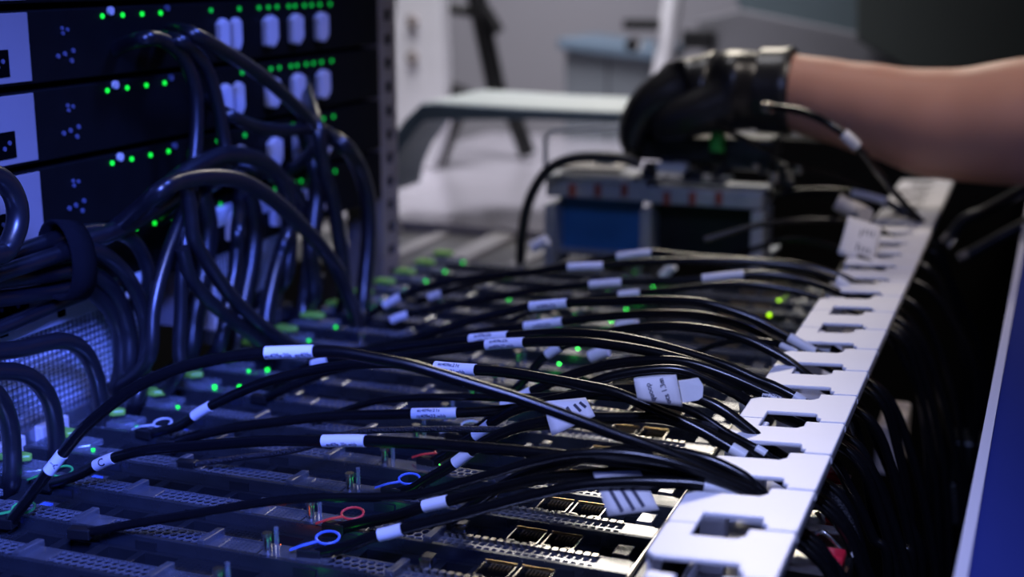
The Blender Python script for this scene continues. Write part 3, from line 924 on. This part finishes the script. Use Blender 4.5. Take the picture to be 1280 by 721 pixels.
cord('black cord looping highest above the bright blue loop', [(170, 275, -.55), (205, 240), (225, 220), (262, 199), (287, 193), (320, 198), (345, 216), (358, 245), (362, 290), (358, 340)], r=.0060, x=-.520)
cord('shiny black cord hanging straight from the knot, leftmost of three', [(240, 232), (233, 255), (220, 289), (207, 326), (197, 361), (191, 395), (188, 440)], r=.0046, x=-.510)
cord('shiny black cord hanging straight from the knot, middle of three', [(243, 240), (238, 270), (232, 301), (227, 345), (226, 390), (224, 430), (224, 462)], r=.0044, x=-.505)
cord('bright edged black cord sweeping from the knot down to the long sleeve', [(233, 232), (238, 262), (242, 296), (255, 322), (275, 352), (300, 382), (330, 409), (360, 429), (400, 450)], r=.0048, x=-.495)
cord('dull black cord sweeping below the bright edged one', [(228, 310), (236, 341), (250, 364), (275, 388), (300, 407), (325, 428), (345, 445)], r=.0048, x=-.500)
cord('short upright black cord with a blue glint right of the knot', [(296, 215, -.57), (299, 250, -.55), (297, 285), (296, 310), (293, 340), (285, 380), (275, 430)], r=.0050, x=-.525)
cord('upright black cord with a blue glint in front of the second mesh unit', [(376, 225, -.57), (372, 258, -.55), (360, 290), (350, 320), (342, 350), (334, 390), (330, 430)], r=.0060, x=-.520)
cord('black cord hanging vertically left of the zinc post, inner one', [(372, 80, -.575), (383, 115, -.556), (396, 160), (405, 215), (414, 245), (421, 280), (428, 330), (430, 380)], r=.0060, x=-.520)
cord('black cord hanging vertically in front of the zinc post, outer one', [(360, 172, -.575), (390, 166, -.556), (425, 178), (445, 202), (457, 235), (461, 270), (460, 310), (456, 350), (452, 385)], r=.0066, x=-.515)
cord('black cord hanging between the two at the zinc post', [(366, 140, -.575), (378, 160, -.556), (392, 200), (396, 240), (392, 280), (388, 320), (392, 370)], r=.0070, x=-.530)
cord('black cord behind the bright blue loop, third from the zinc post', [(270, 210, -.575), (300, 205, -.556), (335, 215), (362, 232), (378, 260), (386, 300), (384, 350), (376, 400)], r=.0058, x=-.540)
cord('black cord falling across the green lights, left one', [(120, 75, -.575), (150, 58, -.556), (180, 48), (202, 50), (228, 70), (243, 108), (246, 150), (243, 195), (238, 232)], r=.0048, x=-.530)
cord('black cord falling across the green lights, right one', [(160, 62, -.575), (190, 48, -.556), (222, 50), (240, 63), (259, 88), (272, 130), (279, 170), (282, 200)], r=.0048, x=-.526)
cord('black cord slanting down across the white levers', [(190, 40, -.575), (215, 38, -.556), (240, 42), (285, 67), (330, 97), (365, 128), (385, 150), (396, 175)], r=.0050, x=-.522)
cord('black cord slanting below the slanted one towards the zinc post', [(240, 110, -.575), (262, 128, -.556), (285, 143), (320, 158), (356, 163), (390, 160), (410, 168)], r=.0046, x=-.524)
for i, (u, y) in enumerate(((252, 'left'), (310, 'right'))):
    cord('dark cord in the shadow under the loops, %s of two' % y, [(u, 240), (u + 8, 280), (u + 4, 330), (u - 8, 390), (u - 15, 440)], r=.0070, x=-.545)

# velcro strap round the bundle
pts = []
for k in range(33):
    a = 2 * PI * k / 32
    pts.append((a, 0))
cA = onx(84, 325, -.530)
mb = MB()
vs, fs = [], []
NS = 28
for k in range(NS):
    a = 2 * PI * k / NS
    for t in (-1, 1):
        e = Vector((math.sin(a) * 0.0165, math.sin(a) * -0.004 + t * 0.0105, math.cos(a) * 0.0245))
        vs.append(cA + e + Vector((0, 0, -t * 0.002)))
for k in range(NS):
    k2 = (k + 1) % NS
    fs.append((2 * k, 2 * k + 1, 2 * k2 + 1, 2 * k2))
mb.add(vs, fs)
st = mb.build('cable_strap', M['velcro'], smooth=True)
so = st.modifiers.new('solid', 'SOLIDIFY')
so.thickness = 0.0016
so.offset = 1
tag(st, 'black velcro strap holding the power cord bundle together', 'strap')

# ------------------------------------------------------------------ pulled-out sled with two cages at the far end
def pbox(mb, u0, v0, u1, v1, y, dep):
    a, b = ony(u0, v0, y), ony(u1, v1, y)
    return mb.box(min(a.x, b.x), max(a.x, b.x), y, y + dep, min(a.z, b.z), max(a.z, b.z))


SY = 1.285
p = ony(680, 330, SY)
sled = thing('server_sled', 'blue grey sled with two open cages standing under the gloved hand', 'server sled', (p.x + 0.1, SY, 0.0))
pbox(MB(), 682, 218, 806, 253, SY, 0.06).build('front_beam', M['sled'], sled, bevel=0.002)
pbox(MB(), 806, 233, 952, 263, SY, 0.06).build('front_beam', M['sled'], sled, bevel=0.002)
pbox(MB(), 690, 208, 775, 216, SY - 0.002, 0.05).build('top_rail', M['steel_bright'], sled, bevel=0.002)
pbox(MB(), 792, 222, 905, 232, SY - 0.002, 0.05).build('top_rail', M['steel'], sled, bevel=0.002)
for u in (715, 747, 780):
    pbox(MB(), u - 4, 230, u + 4, 246, SY - 0.002, 0.002).build('red_mark', M['rust'], sled)
for u in (833, 865, 898):
    pbox(MB(), u - 4, 240, u + 4, 256, SY - 0.002, 0.002).build('red_mark', M['rust'], sled)
for k in range(9):
    a = ony(700 + k * 9, 221 + k * 1.0, SY)
    MB().cyl((a.x, SY - 0.0025, a.z), 'y', 0.0022, 0.003, 8).build('rivet', M['steel_bright'], sled, smooth=True)
for u, v0, v1 in ((806, 262, 322), (945, 265, 345), (686, 255, 335)):
    pbox(MB(), u - 6, v0, u + 6, v1, SY, 0.05).build('upright', M['sled'], sled, bevel=0.001)
b = pbox(MB(), 700, 236, 802, 325, SY + 0.030, 0.004)
b.build('blue_board', M['pcb'], sled)
pbox(MB(), 815, 246, 938, 335, SY + 0.030, 0.004).build('dark_board', M['black'], sled)
a, c2 = ony(690, 256, SY), ony(950, 262, SY)
MB().box(a.x, c2.x, SY + 0.02, SY + 0.12, 0.0, 0.004).build('floor_pan', M['sled'], sled)
fr = MB()
q = [ony(682, 220, SY + .02), ony(682, 172, SY + .02), ony(690, 164, SY + .02), ony(775, 158, SY + .02)]
fr.tube(q, 0.0028, 8)
fr.build('handle_frame', M['sled'], sled, smooth=True)
for (u, v, s) in ((754, 200, 14), (838, 210, 22)):
    pbox(MB(), u - s * .8, v - 6, u + s * .8, v + 7, SY - 0.004, 0.02).build('pale_label', M['label'], sled, bevel=0.0015)
g = ony(897, 178, SY)
MB().cyl((g.x, SY, g.z - .008), 'z', 0.0075, 0.018, 12).build('green_button', M['green'], sled, smooth=True)
rr = random.Random(4)
for k in range(16):
    u = 800 + rr.random() * 200
    v = 200 + rr.random() * 22 + (u - 800) * 0.05
    a = ony(u, v, SY + rr.random() * 0.05)
    s_ = 0.0025 + rr.random() * 0.004
    MB().box(a.x - s_, a.x + s_, a.y - s_, a.y + s_, a.z - s_, a.z + s_).build('small_component', M['steel_dark'], sled, bevel=0.0005)
for (u, v, r) in ((967, 222, .0045), (998, 212, .004), (945, 208, .003), (780, 175, .003)):
    a = ony(u, v, SY)
    MB().cyl((a.x, SY, a.z - r), 'z', r, r * 2, 10).build('bright_stud', M['steel_bright'], sled, smooth=True)
# black module in the fingers
md = thing('black_module', 'black plug-in module held under the gloved fingers above the sled', 'module', ony(850, 200, SY))
pbox(MB(), 778, 168, 905, 205, SY + .01, 0.07).build('module_body', M['black'], md, bevel=0.003)
pbox(MB(), 905, 172, 965, 215, SY + .02, 0.05).build('module_end', M['steel_dark'], md, bevel=0.003)
pbox(MB(), 820, 162, 860, 170, SY + .005, 0.03).build('module_clip', M['steel'], md, bevel=0.001)
# loose cord over the sled's left corner
P = [ony(u, v, SY - .03) for u, v in ((650, 345), (652, 300), (660, 255), (678, 220), (700, 203), (730, 196), (775, 197), (800, 205))]
o = MB().tube(spline(P, 8), 0.0052, 10).build('sled_cable', M['cord'], smooth=True)
tag(o, 'black cord curving over the left corner of the sled', 'cable')

# ------------------------------------------------------------------ person: bare forearm in a black glove
HY = 1.30
person = thing('person', 'person reaching in from the right, bare forearm and black glove over the sled', 'person', ony(1280, 240, HY))
arm_def = [(930, 112, .026), (965, 113, .031), (990, 115, .0355), (1040, 126, .0385), (1100, 139, .0425), (1180, 155, .0500), (1280, 152, .0560), (1380, 138, .058), (1500, 120, .060), (1620, 110, .066)]
ap = [ony(u, v, HY - 0.02 * max(0, (u - 985)) / 300) for u, v, r in arm_def]
dense, rad = [], []
for i in range(len(ap) - 1):
    for k in range(6):
        t = k / 6
        dense.append(t)
dense = spline(ap, 6)
rr = []
for i in range(len(arm_def) - 1):
    for k in range(6):
        t = k / 6
        t = t * t * (3 - 2 * t)
        rr.append(arm_def[i][2] * (1 - t) + arm_def[i + 1][2] * t)
rr.append(arm_def[-1][2])
armo = MB().tube(dense, rr, 24, flat=1.0).build('forearm', M['skin'], person, smooth=True)
sb = armo.modifiers.new('sub', 'SUBSURF')
sb.levels = 1
sb.render_levels = 1
# sleeve of the upper arm, outside the frame
MB().tube([ap[-1] - (ap[-1] - ap[-2]) * .35, ap[-1] + (ap[-1] - ap[-2]) * 1.3], [0.075, 0.085], 20).build('shirt_sleeve', M['cloth'], person, smooth=True)


def skin_mesh(name, verts, edges, radii, root, material, parent, levels=2):
    me = bpy.data.meshes.new(name)
    me.from_pydata([tuple(v) for v in verts], edges, [])
    o = bpy.data.objects.new(name, me)
    COL.objects.link(o)
    o.parent = parent
    o.matrix_parent_inverse = parent_world(parent).inverted()
    sk = o.modifiers.new('skin', 'SKIN')
    sk.use_smooth_shade = True
    for i, rr_ in enumerate(radii):
        me.skin_vertices[0].data[i].radius = rr_ if isinstance(rr_, tuple) else (rr_, rr_)
        me.skin_vertices[0].data[i].use_root = (i == root)
    ss = o.modifiers.new('sub', 'SUBSURF')
    ss.levels = levels
    ss.render_levels = levels
    me.materials.append(material)
    return o


V = lambda u, v, dy: ony(u, v, HY + dy)
vs = [V(990, 115, 0), V(955, 114, 0), V(915, 113, 0), V(872, 113, 0)]
ed = [(0, 1), (1, 2), (2, 3)]
ra = [.0385, .0385, .043, .043]
for dy, off in ((-.030, 0), (-.010, 5), (.011, 3), (.031, -6)):
    n = len(vs)
    vs += [V(845 + off, 112, dy), V(815 - off, 122, dy * 1.0), V(797 - off, 148, dy * 1.0), V(788 - off * .5, 172, dy), V(790, 192, dy * .9)]
    ed += [(3, n), (n, n + 1), (n + 1, n + 2), (n + 2, n + 3), (n + 3, n + 4)]
    ra += [.0260, .0200, .0150, .0125, .0095]
n = len(vs)
vs += [V(905, 130, -.030), V(868, 142, -.034), V(838, 150, -.034), V(812, 164, -.030)]
ed += [(2, n), (n, n + 1), (n + 1, n + 2), (n + 2, n + 3)]
ra += [.026, .0240, .0210, .014]
glove = skin_mesh('glove', vs, ed, ra, 2, M['glove'], person)
lab(glove, 'shiny black glove with fingers curled down')
cuff = []
cc = V(978, 114, 0)
ax = (V(990, 115, 0) - V(955, 114, 0)).normalized()
mb = MB()
mb.tube([cc + ax * t for t in (-.02, -.008, .0, .008, .0105)], [.040, .0400, .0405, .0415, .0395], 22)
mb.build('glove_cuff', M['glove'], person, smooth=True)

# ------------------------------------------------------------------ things beyond the sled
# pale bench the far things stand on
bench = thing('steel_bench', 'pale glossy steel bench top beyond the server bed', 'bench', (-0.65, 1.75, -0.70))
MB().box(-0.98, -0.45, 1.53, 2.45, -0.045, -0.025).build('bench_top', M['bench'], bench, bevel=0.004)
for x in (-0.95, -0.48):
    for y in (1.58, 2.40):
        MB().box(x - .02, x + .02, y - .02, y + .02, -0.70, -0.045).build('leg', M['steel_dark'], bench)

# low grey case between the bed and the bench
case = thing('equipment_case', 'low dark grey case with pale side panels between server bed and pale bench', 'case', (-0.6, 1.40, -0.70))
MB().box(-0.84, -0.455, 1.325, 1.52, -0.70, -0.034).build('case_body', M['case'], case, bevel=.004)
for k in range(5):
    x = -0.82 + k * 0.074
    MB().box(x, x + (.030 if k % 2 else .018), 1.335, 1.51, -0.036, -0.030 + .004 * (k % 2)).build('case_rib', M['case_pale'], case, bevel=.002)
# sheet-metal lid folded at its left end
LYN = 1.50
prof = [(775, 139), (660, 134), (545, 127), (528, 128), (505, 150), (484, 180), (473, 205), (468, 232)]
top = [ony(u, v, LYN) for u, v in prof]
lid = thing('folded_sheet', 'pale green sheet metal lid with a folded down left end, behind the sled', 'lid', (top[3].x, LYN, -0.025))
th = 0.014
q1 = [(p.x, p.z) for p in top[:4]]
vsz = q1 + [(x, z - th) for x, z in q1[::-1]]
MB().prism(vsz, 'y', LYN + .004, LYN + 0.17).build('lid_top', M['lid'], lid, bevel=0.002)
ql = [(p.x, p.z) for p in top[3:]]
inn = [(x + 0.016, z - 0.010) for x, z in ql]
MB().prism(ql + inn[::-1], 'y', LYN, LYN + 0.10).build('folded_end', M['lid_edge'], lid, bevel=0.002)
q2 = [(p.x, p.z - .002) for p in top[:4]]
lo = [(q2[0][0], q2[0][1] - .010), (q2[1][0], q2[1][1] - .012), (q2[2][0], q2[2][1] - 0.020), (q2[3][0], q2[3][1] - 0.020)]
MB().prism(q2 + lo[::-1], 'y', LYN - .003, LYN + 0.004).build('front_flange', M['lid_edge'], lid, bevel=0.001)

# white upright bracket
wb = thing('white_bracket', 'tall white tapered bracket with two dark bolts behind the lid', 'bracket', (*ony(510, 190, 1.95).xy, -0.025))
poly = [(514, -230), (541, -230), (553, 60), (556, 150), (540, 240), (476, 245), (480, 165), (478, 110), (489, 55)]
pp = [ony(u, v, 1.95) for u, v in poly]
zmin = -0.025
MB().prism([(p.x, max(p.z, zmin)) for p in pp], 'y', 1.95, 1.985).build('bracket_plate', M['paint'], wb, bevel=0.004)
for v in (27, 72):
    a = ony(516, v, 1.95)
    MB().cyl((a.x, 1.945, a.z), 'y', 0.010, 0.006, 14).build('bolt', M['plate'], wb, smooth=True)
a = ony(487, 52, 2.0)
o = MB().box(a.x - .010, a.x + .012, 2.0, 2.02, a.z - .03, a.z + .03).build('red_strap', M['rust'])
tag(o, 'small dull red strap at the left edge of the white bracket', 'strap')
a = ony(487, 30, 2.05)
o = MB().box(a.x - .022, a.x + .03, 2.05, 2.10, -.025, a.z + .12).build('gap_shade_slab', M['black'], bevel=0.003)  # black slab painted in for a dark gap, not a real post
tag(o, 'black slab standing in for the dark gap behind the white bracket', 'post')

# black stand legs
stand = thing('black_stand', 'black folding stand with slanting legs between bracket and grey cabinet', 'stand', (*ony(610, 190, 2.1).xy, -0.025))
for (u0, v0, u1, v1, y, r) in ((588, -40, 622, 120, 2.1, .016), (606, 10, 624, 40, 2.08, .010), (640, 140, 660, 205, 2.1, .014), (575, 110, 542, 205, 2.0, .024)):
    p0, p1 = ony(u0, v0, y), ony(u1, v1, y)
    p1.z = max(p1.z, -0.024 + r * .5)
    MB().tube([p0, p1], r, 10).build('leg', M['black'], stand, smooth=True)
p0, p1 = ony(548, 8, 2.1), ony(600, 16, 2.1)
MB().tube([p0, p1], .010, 10).build('cross_bar', M['black'], stand, smooth=True)

# slate cabinet standing against the wall
cab = thing('grey_cabinet', 'slate grey cabinet with dark top edge, right of the black stand', 'cabinet', (*ony(752, 110, 2.45).xy, -0.70))
a, b = ony(706, 52, 2.40), ony(815, 130, 2.40)
MB().box(a.x, b.x, 2.40, 2.60, -0.70, a.z - 0.01).build('cabinet_body', M['wallpanel'], cab, bevel=0.004)
MB().prism([(a.x - .01, a.z + .006), (b.x + .01, a.z - .012), (b.x + .01, a.z - .03), (a.x - .01, a.z - .012)], 'y', 2.385, 2.61).build('cabinet_top', M['lid_edge'], cab, bevel=0.003)
MB().box((a.x + b.x) / 2 - .001, (a.x + b.x) / 2 + .001, 2.398, 2.40, -0.66, a.z - 0.03).build('door_gap', M['hole'], cab)

# white pole and black clamps right of it
pole = thing('white_pole', 'slanting white pole with black clamps above the glove', 'pole', (*ony(835, 60, 2.3).xy, -0.70))
p0, p1 = ony(880, -260, 2.3), ony(832, 60, 2.3)
p2 = p1 + (p1 - p0).normalized() * 0.75
MB().tube([p0, p1, p2], .017, 12).build('pole_tube', M['paint'], pole, smooth=True)
pbox(MB(), 778, 24, 822, 38, 2.27, .03).build('clamp', M['black'], pole, bevel=0.003)
pbox(MB(), 852, 38, 890, 62, 2.27, .03).build('clamp', M['black'], pole, bevel=0.003)
a = ony(790, 47, 2.2)
MB().cyl((a.x, 2.2, a.z - .012), 'y', .012, .02, 12).build('clamp_knob', M['steel_bright'], pole, smooth=True)

# large teal board, its grey rail and the dark cabinet at the upper right
def slant(name, material, quad, y, dep, label, cat):
    pp_ = [ony(u, v, y) for u, v in quad]
    o = MB().prism([(p.x, p.z) for p in pp_], 'y', y, y + dep).build(name, material, bevel=0.004)
    return tag(o, label, cat)


slant('grey_beam', M['board3'], [(870, 25), (925, 12), (1230, 74), (1210, 118), (960, 75), (880, 68)], 2.30, .03, 'mid grey sloping beam behind glove and forearm', 'beam')
slant('teal_board', M['board'], [(860, -160), (1075, -160), (1075, 44), (925, 13)], 2.33, .03, 'dull teal board leaning behind the grey beam', 'board')
slant('dark_board', M['board2'], [(1070, -190), (1420, -190), (1420, 150), (1190, 120), (1070, 50)], 2.24, .03, 'dark green grey board at the upper right corner', 'board')
# black slab added to keep the area behind forearm and ladder dark
o = MB().box(-0.44, 0.9, 1.72, 1.77, -0.70, 0.075).build('dark_backdrop', M['rackface'])
tag(o, 'black slab added for the dark area beyond the ladder', 'cabinet')

# ------------------------------------------------------------------ dark gap right of the ladder
for i, (u, v, w_) in enumerate(((1034, 588, 'farthest'), (1040, 640, 'middle'), (1030, 690, 'nearest'))):
    z = 0.012
    p = onz(u + 3, v, z)
    t = thing('hot_swap_unit', 'silver plug-in unit with a red latch behind the hanging cables, %s of three' % w_, 'power unit', (p.x, p.y, z - .03), 'red latched units under the ladder')
    MB().box(p.x - .020, p.x + .012, p.y - .012, p.y + .012, z - .03, z - .004).build('unit_body', M['steel_bright'], t, bevel=0.003)
    MB().box(p.x - .004, p.x + .009, p.y - .007, p.y + .006, z - .004, z + .001).build('red_latch', M['red'], t, bevel=0.002)
    MB().tube(spline([(p.x - .010, p.y + .008, z - .003), (p.x - .004, p.y + .010, z + .006), (p.x + .008, p.y + .008, z - .003)], 5), .0013, 8).build('chrome_handle', M['steel_bright'], t, smooth=True)
p = onz(1005, 708, -.02)
t = thing('vent_unit', 'small unit with honeycomb vent at the bottom edge, right of the ladder', 'power unit', (p.x, p.y, -.05))
MB().grid_holes((p.x - .014, p.y - .016, -.02), (.0036, 0, 0), (0, .0031, 0), 9, 9, .78, .004, True).build('hex_vent', M['steel'], t)
MB().box(p.x - .016, p.x + .022, p.y - .018, p.y + .016, -.05, -.0245).build('unit_body', M['steel_dark'], t)
MB().box(p.x - .006, p.x + .010, p.y - .022, p.y - .016, -.03, -.016).build('red_latch', M['red'], t, bevel=.001)
for (u0, v0, u1, v1, z, m_, s) in ((1095, 502, 1140, 530, -.05, 'white_plastic', 'pale blurred unit behind the hanging cables'), (1172, 568, 1238, 600, -.16, 'steel', 'grey metal unit in the dark near the blue door'), (1170, 538, 1240, 548, -.12, 'steel_dark', 'dark slim shelf above the grey unit near the blue door')):
    a, b = onz(u0, v1, z), onz(u1, v0, z)
    o = MB().box(a.x, b.x, a.y, b.y, z - .04, z).build('lower_unit', M[m_], bevel=.003)
    tag(o, s, 'unit')
for i, (pt, s) in enumerate(((((1185, 300), (1205, 275), (1235, 262), (1300, 225)), 'upper'), (((1205, 322), (1235, 305), (1290, 275)), 'lower'))):
    P = [ony(u, v, 1.35) for u, v in pt]
    o = MB().tube(spline(P, 8), .0055, 10).build('grey_cable', M['steel_dark'], smooth=True)
    tag(o, 'blurred dark grey cord right of the far ladder end, %s of two' % s, 'cable', 'grey cords at the far right')
    MB().tube([P[0] - (P[1] - P[0]).normalized() * .004, P[0] + (P[1] - P[0]).normalized() * .006], .0062, 10).build('cable_tip', M['steel_bright'], o, smooth=True)

# blue door panel on the right
door = thing('rack_divider', 'glossy blue rack door panel with a pale edge at the lower right', 'divider', (-.012, .9, -.70))
dx = lambda y: -.0102 + (y - .538) * .0159
def sheet(name, material, a, b, t):
    """a flat sheet running away from the camera from the edge line, spanned by profile offsets a and b (dx, z)"""
    vs = []
    for y in (.25, 1.7):
        for (ox, z) in (a, b, (b[0], b[1] - t), (a[0], a[1] - t)):
            vs.append((dx(y) + ox, y, z))
    return MB().add(vs, [(0, 1, 2, 3), (7, 6, 5, 4), (0, 4, 5, 1), (1, 5, 6, 2), (2, 6, 7, 3), (3, 7, 4, 0)]).build(name, M[material], door)
sheet('panel_sheet', 'door', (-.001, .0500), (.40, -.30), .003)
sheet('panel_edge', 'door_edge', (-.0048, .0512), (.0002, .0512), .002)

# ------------------------------------------------------------------ stray lights on the bed
rr = random.Random(11)
for (u, v, z, m_, s) in ((268, 477, .010, 'led', 'green light just right of the lettered cable sleeve on the left'),
                         (299, 477, .010, 'led', 'green light under the long blank sleeve, lower one'), (334, 456, .010, 'led', 'green light under the long blank sleeve, upper one'),
                         (381, 430, .012, 'led', 'green light just above the right end of long blank sleeve'), (478, 377, .012, 'led', 'green light left of the far blurred sleeve'),
                         (636, 365, .012, 'led', 'large green light alone far down the middle of the bed'), (677, 331, .012, 'led', 'green light at the far end left of the blue board'),
                         (962, 385, .012, 'led_yellow', 'yellow green light near the ladder, lower of two'), (974, 368, .012, 'led_yellow', 'yellow green light near the ladder, upper of two'),
                         (251, 452, .010, 'led', 'small green light half hidden behind the first arching cable')):
    p = onz(u, v, z)
    o = MB().cyl((p.x, p.y, .0052), 'z', .0014, .0022, 8).build('indicator_light', M[m_], smooth=True)
    tag(o, s, 'light', 'loose indicator lights on the bed')
for i, (u, v, w_) in enumerate(((402, 345, 'at the left by the cords'), (453, 392, 'above the long black arch'), (466, 380, 'left of the far green light'), (452, 420, 'below the cords'), (672, 393, 'between the blurred sleeves'),
                                (693, 394, 'under the blurred sleeves'), (984, 365, 'beside the yellow green lights'), (1013, 365, 'by the ladder edge'), (553, 377, 'right of the far sleeve'))):
    p = onz(u, v, .012)
    o = MB().tube([(p.x, p.y, 0), (p.x, p.y, .0119), (p.x, p.y, .012), (p.x, p.y, .014)], [.0022, .0022, .0030, .0028], 10).build('bright_screw', M['steel_bright'], smooth=True)
    tag(o, 'small bright screw head glinting ' + w_, 'screw', 'glinting screw heads on the bed')
